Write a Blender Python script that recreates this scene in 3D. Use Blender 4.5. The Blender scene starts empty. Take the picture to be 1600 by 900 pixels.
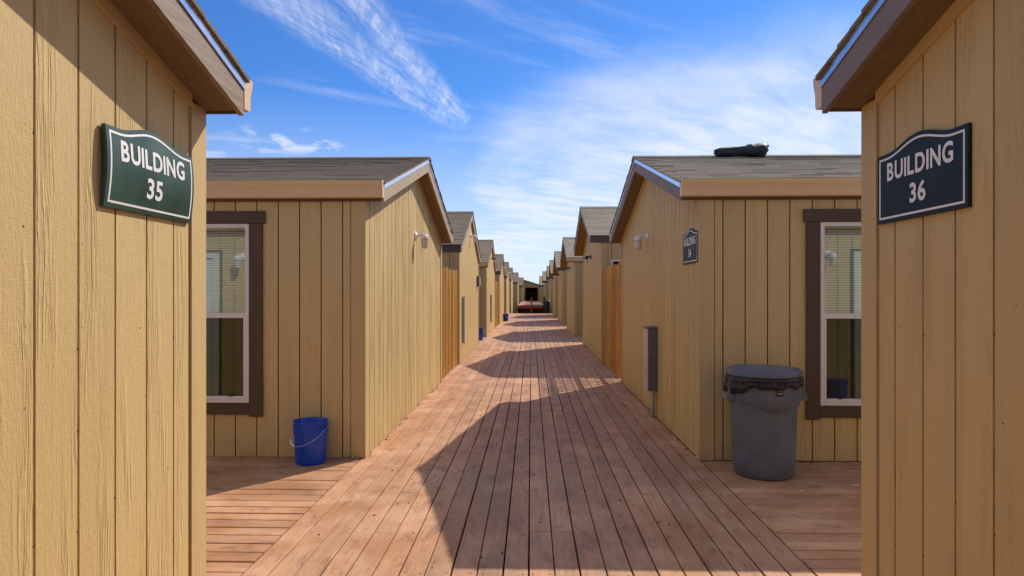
import bpy, bmesh, math, random
from mathutils import Vector, Matrix
random.seed(11)
sc = bpy.context.scene
col = sc.collection
R = math.radians
PI = math.pi

# ------------------------------------------------------------------ camera
CAMZ = 1.55
YAW = math.atan(30/1040)
cam_d = bpy.data.cameras.new('camera')
cam = bpy.data.objects.new('camera', cam_d)
col.objects.link(cam)
cam.location = (0, 0, CAMZ)
cam.rotation_euler = (R(90), 0, YAW)
cam_d.sensor_width = 36
cam_d.lens = 36*1040/1600
cam_d.shift_y = 7/1600
cam_d.clip_start = 0.05
cam_d.clip_end = 3000
sc.camera = cam

# ------------------------------------------------------------------ sun + sky
SUNV = Vector((2.36, 3.05, 3.36)).normalized()       # towards the sun
ELEV = math.asin(SUNV.z)
AZ = math.atan2(SUNV.x, SUNV.y)                        # clockwise from +Y
sd = bpy.data.lights.new('sun', 'SUN')
sd.energy = 3.9
sd.angle = R(0.5)
sd.color = (1.0, 0.93, 0.82)
so = bpy.data.objects.new('sun', sd)
so.rotation_euler = SUNV.to_track_quat('Z', 'Y').to_euler()
so.location = SUNV*60
col.objects.link(so)

sc.view_settings.view_transform = 'Standard'
sc.view_settings.look = 'None'
sc.view_settings.exposure = 0.30
sc.view_settings.gamma = 1.0
sc.view_settings.use_curve_mapping = False
sc.cycles.max_bounces = 10
sc.cycles.diffuse_bounces = 6
sc.cycles.glossy_bounces = 4
sc.cycles.transparent_max_bounces = 8
sc.cycles.use_denoising = True

world = bpy.data.worlds.new('World')
sc.world = world
world.use_nodes = True


class NT:
    """small helper round a node tree"""
    def __init__(s, nt):
        s.nt = nt
        nt.nodes.clear()

    def n(s, typ, **kw):
        nd = s.nt.nodes.new(typ)
        for k, v in kw.items():
            setattr(nd, k, v)
        return nd

    def put(s, sock, v):
        if isinstance(v, bpy.types.NodeSocket):
            s.nt.links.new(v, sock)
        elif v is not None:
            if hasattr(sock.default_value, '__len__') and not hasattr(v, '__len__'):
                v = (v,)*len(sock.default_value)
            if hasattr(v, '__len__') and len(sock.default_value) == 4 and len(v) == 3:
                v = (*v, 1)
            sock.default_value = v

    def m(s, op, a, b=None, c=None, clamp=False):
        nd = s.n('ShaderNodeMath', operation=op, use_clamp=clamp)
        s.put(nd.inputs[0], a)
        if b is not None:
            s.put(nd.inputs[1], b)
        if c is not None:
            s.put(nd.inputs[2], c)
        return nd.outputs[0]

    def vm(s, op, a, b=None):
        nd = s.n('ShaderNodeVectorMath', operation=op)
        s.put(nd.inputs[0], a)
        if b is not None:
            s.put(nd.inputs[1], b)
        return nd.outputs['Value'] if op in ('DOT_PRODUCT', 'LENGTH', 'DISTANCE') else nd.outputs[0]

    def comb(s, x, y, z):
        nd = s.n('ShaderNodeCombineXYZ')
        for i, v in enumerate((x, y, z)):
            s.put(nd.inputs[i], v)
        return nd.outputs[0]

    def sep(s, v):
        nd = s.n('ShaderNodeSeparateXYZ')
        s.put(nd.inputs[0], v)
        return nd.outputs

    def noise(s, vec, scale=5, detail=4, rough=.55, dist=0.0, color=False):
        nd = s.n('ShaderNodeTexNoise')
        s.put(nd.inputs['Vector'], vec)
        s.put(nd.inputs['Scale'], scale)
        s.put(nd.inputs['Detail'], detail)
        s.put(nd.inputs['Roughness'], rough)
        s.put(nd.inputs['Distortion'], dist)
        return nd.outputs['Color' if color else 'Fac']

    def ss(s, v, a, b, lo=0.0, hi=1.0, kind='SMOOTHSTEP'):
        nd = s.n('ShaderNodeMapRange', interpolation_type=kind)
        s.put(nd.inputs['Value'], v)
        s.put(nd.inputs['From Min'], a)
        s.put(nd.inputs['From Max'], b)
        s.put(nd.inputs['To Min'], lo)
        s.put(nd.inputs['To Max'], hi)
        return nd.outputs['Result']

    def mix(s, f, a, b, blend='MIX'):
        nd = s.n('ShaderNodeMix', data_type='RGBA', blend_type=blend)
        s.put(nd.inputs[0], f)
        s.put(nd.inputs[6], a)
        s.put(nd.inputs[7], b)
        return nd.outputs[2]


w = NT(world.node_tree)
sky = w.n('ShaderNodeTexSky', sky_type='NISHITA', sun_disc=False, sun_elevation=ELEV, sun_rotation=AZ,
          altitude=200, air_density=1.0, dust_density=0.25, ozone_density=2.4)
dirv = w.n('ShaderNodeTexCoord').outputs['Generated']
dx, dy, dz = w.sep(dirv)
dzp = w.m('MAXIMUM', w.m('ADD', dz, 0.02), 0.02)
cu = w.m('DIVIDE', dx, dzp)
cv = w.m('DIVIDE', dy, dzp)


def skypt(x, y):
    a, b = (x-800)/1040, (457-y)/1040
    v = Vector((a*math.cos(YAW)-math.sin(YAW), a*math.sin(YAW)+math.cos(YAW), b)).normalized()
    return v.x/(v.z+.02), v.y/(v.z+.02)


def streak(p, q, wa, wb, seed):
    """density of one long thin trail through two cloud-plane points, wide at p and narrow at q"""
    (u0, v0), (u1, v1) = p, q
    L = math.hypot(u1-u0, v1-v0)
    tx, ty = (u1-u0)/L, (v1-v0)/L
    du, dv = w.m('SUBTRACT', cu, u0), w.m('SUBTRACT', cv, v0)
    t = w.m('ADD', w.m('MULTIPLY', du, tx), w.m('MULTIPLY', dv, ty))
    d = w.m('SUBTRACT', w.m('MULTIPLY', du, ty), w.m('MULTIPLY', dv, tx))
    wob = w.noise(w.comb(w.m('MULTIPLY', t, 1.2), seed, 0), 1.0, 4, .6)
    d = w.m('ADD', d, w.m('MULTIPLY', w.m('SUBTRACT', wob, .5), .10))
    wd = w.ss(t, -1.0, L, wa, wb, 'LINEAR')
    core = w.ss(w.m('DIVIDE', w.m('ABSOLUTE', d), wd), 0.1, 1.0, 1.0, 0.0)
    n1 = w.noise(w.comb(w.m('MULTIPLY', t, 1.6), w.m('MULTIPLY', d, 9.0), seed), 3.0, 7, .65, .4)
    n2 = w.noise(w.comb(w.m('MULTIPLY', w.m('ADD', t, w.m('MULTIPLY', d, 2.0)), 9.0), w.m('MULTIPLY', d, 5.0), seed), 2.0, 3, .5, .3)
    body = w.m('MULTIPLY', w.ss(n1, .22, .66), w.ss(n2, .25, .7, .45, 1.0))
    ends = w.m('MULTIPLY', w.ss(t, L*.72, L*1.18, 1.0, 0.0), w.ss(t, -6.0, -2.0))
    return w.m('MULTIPLY', w.m('MULTIPLY', core, body), ends)


s1 = streak(skypt(445, 0), skypt(722, 205), .22, .12, 3.1)
s2 = streak(skypt(565, 0), skypt(728, 200), .12, .09, 7.7)
# the bank of cirrus that fills the sky towards the sun and the horizon
bank = w.m('SUBTRACT', w.m('ADD', w.m('MULTIPLY', dx, .46), w.m('MULTIPLY', dy, .225)), dz)
ru = w.m('ADD', w.m('MULTIPLY', cu, .80), w.m('MULTIPLY', cv, .25))
rv = w.m('SUBTRACT', w.m('MULTIPLY', cv, .55), w.m('MULTIPLY', cu, .50))
big = w.noise(w.comb(ru, rv, 1.0), .55, 5, .55, .6)
fine = w.noise(w.comb(w.m('MULTIPLY', ru, .9), w.m('MULTIPLY', rv, 2.6), 4.0), 2.2, 8, .62, .5)
rip = w.noise(w.comb(w.m('MULTIPLY', ru, 3.0), w.m('MULTIPLY', rv, 3.0), 9.0), 3.0, 6, .6, .3)
edge = w.m('ADD', bank, w.m('MULTIPLY', w.m('SUBTRACT', big, .5), .34))
bankd = w.ss(edge, -.07, .13)
tex = w.m('ADD', w.m('MULTIPLY', fine, .55), w.m('MULTIPLY', big, .45))
bankd = w.m('MULTIPLY', bankd, w.ss(tex, .32, .64, .45, 1.0))
# thin veil elsewhere, a few wisps low on the left
veil = w.m('MULTIPLY', w.ss(w.noise(w.comb(w.m('MULTIPLY', ru, .7), w.m('MULTIPLY', rv, 2.2), 12.0), 1.1, 7, .6, .8), .52, .80), .30)
c0 = skypt(450, 222)
dd = w.m('SQRT', w.m('ADD', w.m('POWER', w.m('MULTIPLY', w.m('SUBTRACT', cu, c0[0]), .95), 2.0), w.m('POWER', w.m('MULTIPLY', w.m('SUBTRACT', cv, c0[1]), .9), 2.0)))
puff = w.m('MULTIPLY', w.ss(dd, .05, .50, .9, 0.0), w.ss(w.noise(w.comb(cu, w.m('MULTIPLY', cv, .6), 2.0), 4.5, 6, .6, .4), .40, .62))
c1 = skypt(360, 236)
dd1 = w.m('SQRT', w.m('ADD', w.m('POWER', w.m('SUBTRACT', cu, c1[0]), 2.0), w.m('POWER', w.m('MULTIPLY', w.m('SUBTRACT', cv, c1[1]), 1.2), 2.0)))
puff2 = w.m('MULTIPLY', w.ss(dd1, .1, .8, .6, 0.0), w.ss(w.noise(w.comb(cu, cv, 5.0), 3.0, 6, .6, .4), .38, .6))
low = w.ss(dz, .0, .30, .78, 0.0)
dens = w.m('MAXIMUM', w.m('MAXIMUM', w.m('MULTIPLY', s1, .62), w.m('MULTIPLY', s2, .66)), w.m('MAXIMUM', bankd, w.m('MAXIMUM', puff, puff2)))
dens = w.m('MAXIMUM', w.m('MAXIMUM', dens, veil), low)
# cloud added outside the view to raise the fill light
gen = w.noise(w.comb(w.m('MULTIPLY', ru, .5), w.m('MULTIPLY', rv, .9), 21.0), .8, 7, .58, .5)
away = w.ss(w.vm('DOT_PRODUCT', dirv, Vector((-.16, .93, .33)).normalized()), .62, .86, 1.0, 0.0)
dens = w.m('MAXIMUM', dens, w.m('MULTIPLY', w.m('MULTIPLY', w.ss(gen, .38, .60), .75), away))
dens = w.m('MULTIPLY', dens, .90, clamp=True)
blue = w.mix(1.0, sky.outputs[0], (.34, .68, 1.16), 'MULTIPLY')
skyc = w.mix(dens, blue, (7.3, 7.6, 8.6))
bg = w.n('ShaderNodeBackground')
w.put(bg.inputs[0], skyc)
bg.inputs[1].default_value = 0.10
wo = w.n('ShaderNodeOutputWorld')
w.nt.links.new(bg.outputs[0], wo.inputs[0])


# ------------------------------------------------------------------ materials
def mat(name, build, rough=.7, spec=.5, metal=0.0):
    m = bpy.data.materials.new(name)
    m.use_nodes = True
    t = NT(m.node_tree)
    p = t.n('ShaderNodeBsdfPrincipled')
    o = t.n('ShaderNodeOutputMaterial')
    t.nt.links.new(p.outputs[0], o.inputs[0])
    p.inputs['Roughness'].default_value = rough
    p.inputs['Specular IOR Level'].default_value = spec
    p.inputs['Metallic'].default_value = metal
    c, bump, rr = build(t)
    t.put(p.inputs['Base Color'], c)
    if rr is not None:
        t.put(p.inputs['Roughness'], rr)
    if bump is not None:
        h, st, di = bump
        b = t.n('ShaderNodeBump')
        b.inputs['Strength'].default_value = st
        b.inputs['Distance'].default_value = di
        t.put(b.inputs['Height'], h)
        t.nt.links.new(b.outputs[0], p.inputs['Normal'])
    return m


def wpos(t):
    return t.n('ShaderNodeNewGeometry').outputs['Position']


def scaled(t, v, s):
    return t.vm('MULTIPLY', v, s)


def orand(t):
    return t.n('ShaderNodeObjectInfo').outputs['Random']


def irand(t):
    return t.n('ShaderNodeNewGeometry').outputs['Random Per Island']


def siding_mat(name, base, grain=1.0, var=.10, island=False):
    """painted rough-sawn plywood siding, grain upright"""
    def f(t):
        P = wpos(t)
        r = irand(t) if island else orand(t)
        off = t.comb(t.m('MULTIPLY', r, 13.0), t.m('MULTIPLY', r, 7.0), t.m('MULTIPLY', r, 31.0))
        Q = t.vm('ADD', P, off)
        # cathedral grain: wavy lines stretched upright
        warp = t.noise(scaled(t, Q, (3.5, 3.5, .9)), 1.0, 3, .5)
        g1 = t.noise(t.vm('ADD', scaled(t, Q, (70, 70, 1.6)), t.comb(t.m('MULTIPLY', warp, 9.0), t.m('MULTIPLY', warp, 9.0), 0)), 1.0, 3, .6)
        g2 = t.noise(scaled(t, Q, (150, 150, 34)), 1.0, 3, .6)
        g3 = t.noise(scaled(t, Q, (28, 28, 300)), 1.0, 2, .5)
        patch = t.ss(t.noise(scaled(t, Q, (9, 9, .9)), 1.0, 3, .6), .48, .62)
        h = t.m('ADD', t.m('MULTIPLY', t.ss(g1, .38, .62), t.m('ADD', .10, t.m('MULTIPLY', patch, 1.2))),
                t.m('ADD', t.m('MULTIPLY', g2, .75), t.m('MULTIPLY', g3, .25)))
        dk = t.m('MULTIPLY', t.ss(g1, .30, .52, 1.0, 0.0), t.m('MULTIPLY', .15*grain, t.m('ADD', .3, patch)))
        blot = t.ss(t.noise(scaled(t, P, (1.3, 1.3, .8)), 1.0, 5, .6), .3, .75)
        c = t.mix(dk, base, tuple(x*.48 for x in base))
        c = t.mix(t.m('MULTIPLY', blot, .20), c, (base[0]*1.12, base[1]*1.04, base[2]*.92))
        v = t.m('ADD', 1-var/2, t.m('MULTIPLY', r, var))
        c = t.mix(1.0, c, t.comb(v, v, v), 'MULTIPLY')
        # dust and scuffs that gather low down and small dark nail pits
        pit = t.ss(t.noise(scaled(t, Q, (55, 55, 40)), 1.0, 0, .5), .86, .89)
        c = t.mix(t.m('MULTIPLY', pit, .6), c, tuple(x*.25 for x in base))
        zz = t.sep(P)[2]
        sp = t.m('MULTIPLY', t.ss(t.m('ADD', zz, t.m('MULTIPLY', t.noise(P, 9.0, 4, .7), .35)), .12, .42, 1.0, 0.0), t.ss(t.noise(P, 3.0, 4, .6), .35, .7))
        c = t.mix(t.m('MULTIPLY', sp, .45), c, (.30, .19, .105))
        drip = t.ss(t.noise(scaled(t, P, (22, 22, .55)), 1.0, 3, .6), .60, .78)
        c = t.mix(t.m('MULTIPLY', drip, .16), c, (.34, .23, .11))
        return c, (h, min(1.0, .58*grain), .006), None
    return mat(name, f, rough=.62, spec=.3)


def wood_paint(name, base, axis='x', rough=.6, grain=.25, var=.08):
    sc_ = {'x': (1.5, 60, 60), 'y': (60, 1.5, 60), 'z': (60, 60, 1.5)}[axis]

    def f(t):
        P = wpos(t)
        g = t.noise(scaled(t, P, sc_), 1.0, 4, .6)
        b = t.noise(scaled(t, P, (2.1, 2.1, 2.1)), 1.0, 4, .6)
        c = t.mix(t.m('MULTIPLY', t.ss(g, .35, .62, 1.0, 0.0), grain), base, tuple(x*.55 for x in base))
        c = t.mix(t.m('MULTIPLY', t.ss(b, .4, .75), .25), c, tuple(min(1, x*1.3) for x in base))
        return c, (g, .25, .004), None
    return mat(name, f, rough=rough, spec=.35)


def flat_mat(name, base, rough=.5, spec=.5, metal=0.0, var=.12, scale=6.0, bump=.0):
    def f(t):
        P = wpos(t)
        b = t.noise(P, scale, 5, .6)
        c = t.mix(t.ss(b, .3, .75, 0.0, 1.0), tuple(x*(1-var) for x in base), tuple(min(1, x*(1+var)) for x in base))
        rr = t.ss(b, .3, .7, max(.03, rough-.06), min(1, rough+.08))
        return c, ((t.noise(P, scale*12, 3, .6), bump, .003) if bump else None), rr
    return mat(name, f, rough=rough, spec=spec, metal=metal)


def deck_mat(name, axis, island=False):
    """worn red-brown stained deck boards"""
    st = (lambda a, b: (b, a, a)) if axis == 'x' else (lambda a, b: (a, b, a))

    def f(t):
        P = wpos(t)
        r = irand(t) if island else orand(t)
        off = t.comb(t.m('MULTIPLY', r, 17.0), t.m('MULTIPLY', r, 23.0), t.m('MULTIPLY', r, 5.0))
        Q = t.vm('ADD', P, off)
        warp = t.noise(scaled(t, Q, st(5.0, 1.2)), 1.0, 2, .5)
        g = t.noise(t.vm('ADD', scaled(t, Q, st(85, 2.4)), t.comb(t.m('MULTIPLY', warp, 8.0), t.m('MULTIPLY', warp, 8.0), 0)), 1.0, 4, .62)
        worn = t.noise(scaled(t, P, (1.1, 1.1, 1)), 1.6, 6, .62, .4)
        dirt = t.noise(scaled(t, P, st(9, 3.0)), 1.0, 5, .65, .6)
        base = t.mix(t.ss(worn, .34, .68), (.47, .230, .112), (.61, .350, .205))
        c = t.mix(t.m('MULTIPLY', t.ss(g, .34, .56, 1.0, 0.0), .26), base, (.22, .10, .055))
        c = t.mix(t.ss(dirt, .50, .72, 0.0, .68), c, (.22, .115, .065))
        px = t.m('ABSOLUTE', t.sep(P)[0])
        path = t.m('MULTIPLY', t.ss(px, .2, 1.3, 1.0, 0.0), t.ss(t.noise(scaled(t, P, (3.2, 1.1, 1)), 1.0, 5, .65, .5), .42, .66))
        c = t.mix(t.m('MULTIPLY', path, .42), c, (.23, .145, .105))
        smear = t.ss(t.noise(scaled(t, P, (14, 5, 1)), 1.0, 4, .7, 1.0), .62, .74)
        c = t.mix(t.m('MULTIPLY', smear, t.m('MULTIPLY', path, .55)), c, (.12, .07, .045))
        # knots
        vor = t.n('ShaderNodeTexVoronoi', feature='F1')
        t.put(vor.inputs['Vector'], scaled(t, Q, st(6.5, 1.6)))
        vor.inputs['Scale'].default_value = 1.0
        kn = t.m('MULTIPLY', t.ss(vor.outputs['Distance'], .05, .13, 1.0, 0.0), t.ss(t.noise(scaled(t, Q, st(2, .7)), 1.0, 1, .5), .48, .62))
        c = t.mix(t.m('MULTIPLY', kn, .55), c, (.15, .065, .04))
        # scuff marks where feet drag
        sv = t.noise(scaled(t, P, (7, 5, 1)), 1.0, 3, .7, 1.5)
        c = t.mix(t.ss(sv, .64, .74, 0.0, .62), c, (.12, .075, .05))
        v = t.m('ADD', .82, t.m('MULTIPLY', r, .25))
        c = t.mix(1.0, c, t.comb(v, v, v), 'MULTIPLY')
        return c, (t.m('ADD', g, t.m('MULTIPLY', dirt, .5)), .35, .004), t.ss(worn, .3, .7, .55, .75)
    return mat(name, f, rough=.65, spec=.25)


SID = (.575, .412, .180)
M = {}
M['siding'] = siding_mat('tan_painted_siding', SID)
M['siding_streaky'] = siding_mat('tan_streaky_siding', (.56, .405, .180), 2.0, .16)
M['siding_joined'] = siding_mat('tan_painted_siding_far', SID, .7, .12, True)
M['siding_plain'] = siding_mat('tan_painted_panel', (.52, .375, .165), .35, .06)
M['trim'] = siding_mat('tan_painted_trim', (.54, .385, .17), .55, .06)
M['wallback'] = flat_mat('wall_backing_groove_shade', (.05, .035, .018), .8, .2)  # siding paint darkened so grooves read as shadowed; nail heads share it
M['brown'] = wood_paint('brown_painted_board', (.115, .075, .048), 'x')
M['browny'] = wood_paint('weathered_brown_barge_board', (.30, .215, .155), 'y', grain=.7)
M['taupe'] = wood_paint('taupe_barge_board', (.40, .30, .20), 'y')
M['taupe_shaded'] = wood_paint('taupe_barge_board_shaded', (.22, .165, .135), 'y')  # taupe with shade put into the colour, for the right row
M['soffit'] = wood_paint('soffit_paint', (.20, .135, .07), 'y', rough=.7)
M['soffit_olive'] = wood_paint('olive_soffit_paint', (.24, .15, .04), 'y', rough=.7)
M['gutter'] = wood_paint('tan_enamelled_gutter', (.70, .49, .25), 'x', rough=.35, grain=.10)
M['winbrown'] = wood_paint('dark_brown_window_trim', (.090, .056, .032), 'z')
M['vinyl'] = flat_mat('white_vinyl', (.72, .66, .60), .35, .5, var=.05)
M['metal'] = flat_mat('galvanised_drip_edge', (.66, .70, .76), .22, .6, .9, var=.08)
M['white'] = flat_mat('white_enamel', (.75, .74, .70), .4, .5, var=.05)
M['greybox'] = flat_mat('grey_enamelled_steel', (.14, .125, .125), .38, .5, .2, var=.08)  # box grey darkened for its shaded sides; small meter box shares it
M['boxface'] = flat_mat('lightened_box_grey', (.46, .45, .45), .4, .5, .1, var=.08)  # box grey lightened for the side that catches light; also cable channels
M['conduit'] = flat_mat('galvanised_conduit', (.45, .45, .45), .35, .5, .7)
M['jar'] = flat_mat('frosted_lamp_glass', (.58, .56, .52), .15, .8, var=.05)
M['blacklamp'] = flat_mat('dark_bronze_lamp', (.03, .025, .022), .4, .5)
M['blue'] = flat_mat('blue_bucket_plastic', (.002, .060, .46), .32, .5, var=.10, scale=9)
M['bluein'] = flat_mat('blue_bucket_inside', (.005, .018, .19), .5, .4)
M['wire'] = flat_mat('bucket_wire', (.55, .55, .57), .25, .6, .9)
M['canbody'] = flat_mat('grey_bin_plastic', (.105, .122, .150), .36, .55, var=.2, scale=3.5, bump=.15)
M['canlid'] = flat_mat('blue_grey_lid_plastic', (.10, .125, .18), .38, .5, var=.12, scale=5, bump=.12)
M['black'] = flat_mat('black_plastic', (.012, .012, .014), .35, .5)
M['dark'] = flat_mat('dark_interior', (.02, .017, .014), .9, .1)
M['room'] = flat_mat('dim_room_wall', (.22, .19, .13), .9, .1)
M['pane_backing'] = flat_mat('cream_blind', (.74, .74, .66), .6, .3, var=.04)
M['shade'] = flat_mat('grey_olive_shade', (.56, .54, .45), .85, .1, var=.15, scale=3)
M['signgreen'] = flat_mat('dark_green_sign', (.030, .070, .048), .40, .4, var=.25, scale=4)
M['signshade_navy'] = flat_mat('dark_sign_shaded_navy', (.010, .021, .027), .50, .22, var=.25, scale=4)  # sign green darkened and blued for the shaded signs; also colours pole and bin
M['signwhite'] = flat_mat('white_sign_paint', (.80, .79, .76), .45, .4, var=.03)
M['door'] = flat_mat('white_door_paint', (.78, .77, .72), .5, .4, var=.04)
M['deckY'] = deck_mat('stained_deck_lengthwise', 'y')
M['deckX'] = deck_mat('stained_deck_crosswise', 'x')
M['deckYj'] = deck_mat('stained_deck_lengthwise_far', 'y', True)
M['deckXj'] = deck_mat('stained_deck_crosswise_far', 'x', True)
M['redpost'] = wood_paint('red_stained_post', (.33, .095, .04), 'z')
M['joist'] = wood_paint('dark_joist', (.06, .035, .022), 'x')


def f_bag(t):
    P = wpos(t)
    n = t.noise(scaled(t, P, (5, 9, 24)), 1.0, 4, .6, 1.2)
    return t.mix(t.ss(n, .35, .7), (.006, .005, .005), (.016, .011, .010)), (n, .6, .015), t.ss(n, .3, .7, .32, .5)


M['bag'] = mat('black_bin_liner', f_bag, .3)


def f_tarp(t):
    P = wpos(t)
    n = t.noise(scaled(t, P, (7, 20, 20)), 1.0, 5, .6, 1.0)
    pale = t.ss(t.noise(scaled(t, P, (9, 9, 9)), 1.0, 3, .6, 1.0), .62, .70)
    return t.mix(t.m('MULTIPLY', pale, .6), (.012, .014, .020), (.16, .17, .19)), (n, .5, .02), None


M['tarp'] = mat('black_tarp', f_tarp, .55)


def f_fence(t):
    P = wpos(t)
    r = orand(t)
    g = t.noise(t.vm('ADD', scaled(t, P, (60, 60, 2.0)), t.comb(t.m('MULTIPLY', r, 40.0), 0, 0)), 1.0, 4, .6)
    c = t.mix(r, (.46, .19, .03), (.74, .40, .08))
    c = t.mix(t.m('MULTIPLY', t.ss(g, .36, .6, 1.0, 0.0), .5), c, (.20, .07, .02))
    return c, (g, .3, .004), None


M['fence'] = mat('golden_cedar_fence', f_fence, .6, .3)


def f_shingle(base):
    def f(t):
        P = wpos(t)
        r = irand(t)
        g = t.noise(P, 260, 2, .6)
        b = t.noise(scaled(t, P, (.8, 1.2, 1)), 1.0, 4, .6)
        v = t.m('ADD', .88, t.m('MULTIPLY', r, .18))
        c = t.mix(1.0, base, t.comb(v, v, v), 'MULTIPLY')
        c = t.mix(t.ss(r, .80, .9, 0.0, .3), c, (.22, .17, .12))
        c = t.mix(t.ss(b, .4, .7, 0.0, .3), c, tuple(x*1.5 for x in base))
        c = t.mix(t.ss(g, .45, .62, 0.0, .35), c, (.22, .20, .18))
        return c, (g, .4, .003), None
    return f


M['shingle'] = mat('dark_weathered_shingles', f_shingle((.23, .18, .125)), .95, .03)
M['shingle_lt'] = mat('grey_brown_shingles', f_shingle((.35, .29, .215)), .95, .03)


def f_ground(t):
    P = wpos(t)
    n = t.noise(P, .6, 8, .65)
    g = t.noise(P, 22, 5, .7)
    c = t.mix(t.ss(n, .3, .7), (.27, .20, .13), (.40, .31, .21))
    c = t.mix(t.ss(g, .5, .7, 0.0, .5), c, (.16, .12, .08))
    return c, (g, .6, .02), None


M['ground'] = mat('dry_sandy_ground', f_ground, .95, .1)


def glass_mat(name, refl, tint):
    m = bpy.data.materials.new(name)
    m.use_nodes = True
    t = NT(m.node_tree)
    tr = t.n('ShaderNodeBsdfTransparent')
    tr.inputs[0].default_value = (*tint, 1)
    gl = t.n('ShaderNodeBsdfGlossy')
    gl.inputs['Roughness'].default_value = .012
    gl.inputs[0].default_value = (.86, .95, .95, 1)
    mx = t.n('ShaderNodeMixShader')
    fr = t.n('ShaderNodeLayerWeight')
    fr.inputs[0].default_value = .35
    t.put(mx.inputs[0], t.m('ADD', refl, t.m('MULTIPLY', fr.outputs['Fresnel'], .5), clamp=True))
    t.nt.links.new(tr.outputs[0], mx.inputs[1])
    t.nt.links.new(gl.outputs[0], mx.inputs[2])
    o = t.n('ShaderNodeOutputMaterial')
    t.nt.links.new(mx.outputs[0], o.inputs[0])
    return m


M['glass'] = glass_mat('window_glass', .095, (.95, .98, .96))
M['screen'] = glass_mat('window_glass_behind_screen', .012, (.55, .54, .47))


# ------------------------------------------------------------------ mesh helpers
class MB:
    """collects shapes in world coordinates, then links them as ONE mesh"""
    def __init__(s):
        s.v, s.f = [], []

    def poly(s, vs, fs):
        o = len(s.v)
        s.v += [tuple(p) for p in vs]
        s.f += [tuple(i+o for i in f) for f in fs]
        return s

    def box(s, x0, x1, y0, y1, z0, z1):
        return s.poly([(x0, y0, z0), (x1, y0, z0), (x1, y1, z0), (x0, y1, z0), (x0, y0, z1), (x1, y0, z1), (x1, y1, z1), (x0, y1, z1)],
                      [(3, 2, 1, 0), (4, 5, 6, 7), (0, 1, 5, 4), (1, 2, 6, 5), (2, 3, 7, 6), (3, 0, 4, 7)])

    def prism(s, prof, axis, a, b):
        """profile of 2-D points swept along an axis from a to b; prof = (y,z) for x, (x,z) for y, (x,y) for z"""
        n = len(prof)
        mk = {'x': lambda p, q: (q, p[0], p[1]), 'y': lambda p, q: (p[0], q, p[1]), 'z': lambda p, q: (p[0], p[1], q)}[axis]
        vs = [mk(p, a) for p in prof]+[mk(p, b) for p in prof]
        fs = [(i, (i+1) % n, n+(i+1) % n, n+i) for i in range(n)]
        return s.poly(vs, fs+[tuple(range(n-1, -1, -1)), tuple(range(n, 2*n))])

    def quad8(s, a, b):
        """hexahedron from two loops of four points"""
        return s.poly(list(a)+list(b), [(3, 2, 1, 0), (4, 5, 6, 7), (0, 1, 5, 4), (1, 2, 6, 5), (2, 3, 7, 6), (3, 0, 4, 7)])

    def lathe(s, c, prof, n=32, closed=False):
        """prof: list of (radius, z) ; c: centre"""
        vs, fs = [], []
        k = len(prof)
        for (r, z) in prof:
            for i in range(n):
                a = 2*PI*i/n
                vs.append((c[0]+r*math.cos(a), c[1]+r*math.sin(a), c[2]+z))
        for j in range(k-1):
            for i in range(n):
                fs.append((j*n+i, j*n+(i+1) % n, (j+1)*n+(i+1) % n, (j+1)*n+i))
        fs.append(tuple(range(n-1, -1, -1)))
        if closed:
            fs.append(tuple((k-1)*n+i for i in range(n)))
        return s.poly(vs, fs)

    def tube(s, pts, r, n=8):
        pts = [Vector(p) for p in pts]
        vs, fs = [], []
        up = Vector((0, 0, 1))
        for i, p in enumerate(pts):
            t = (pts[min(i+1, len(pts)-1)]-pts[max(i-1, 0)]).normalized()
            a = t.cross(up)
            if a.length < .1:
                a = t.cross(Vector((1, 0, 0)))
            a.normalize()
            b = t.cross(a)
            rr = r[i] if isinstance(r, (list, tuple)) else r
            for k in range(n):
                an = 2*PI*k/n
                vs.append(p+a*math.cos(an)*rr+b*math.sin(an)*rr)
        for i in range(len(pts)-1):
            for k in range(n):
                fs.append((i*n+k, i*n+(k+1) % n, (i+1)*n+(k+1) % n, (i+1)*n+k))
        fs += [tuple(range(n-1, -1, -1)), tuple((len(pts)-1)*n+k for k in range(n))]
        return s.poly(vs, fs)

    def build(s, name, m, parent=None, smooth=False, kind=None, bevel=0.0, label=None):
        me = bpy.data.meshes.new(name)
        org = wloc(parent) if parent else Vector((0, 0, 0))
        if parent is None and s.v:
            # origin at the middle of the base
            xs, ys, zs = zip(*s.v)
            org = Vector(((min(xs)+max(xs))/2, (min(ys)+max(ys))/2, min(zs)))
        me.from_pydata([(Vector(p)-org)[:] for p in s.v], [], s.f)
        bm = bmesh.new()
        bm.from_mesh(me)
        bmesh.ops.recalc_face_normals(bm, faces=bm.faces)
        if bevel:
            bmesh.ops.bevel(bm, geom=bm.edges, offset=bevel, segments=1, affect='EDGES')
        bm.to_mesh(me)
        bm.free()
        if smooth:
            me.polygons.foreach_set('use_smooth', [True]*len(me.polygons))
            me.set_sharp_from_angle(angle=R(35))
        me.materials.append(M[m] if isinstance(m, str) else m)
        o = bpy.data.objects.new(name, me)
        col.objects.link(o)
        if parent:
            o.parent = parent
        else:
            o.location = org
        if kind:
            o['kind'] = kind
        if label:
            o['label'] = label
        return o


def wloc(o):
    v = Vector((0, 0, 0))
    while o:
        v = v+Vector(o.location)
        o = o.parent
    return v


def tag(o, label, cat, group=None):
    o['label'], o['category'] = label, cat
    if group:
        o['group'] = group
    return o


def thing(name, loc, label, cat, group=None):
    o = bpy.data.objects.new(name, None)
    o.empty_display_size = .2
    o.location = loc
    col.objects.link(o)
    return tag(o, label, cat, group)


def copy_tree(o, parent=None):
    c = o.copy()
    col.objects.link(c)
    c.parent = parent
    for ch in list(o.children):
        copy_tree(ch, c)
    return c


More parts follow.
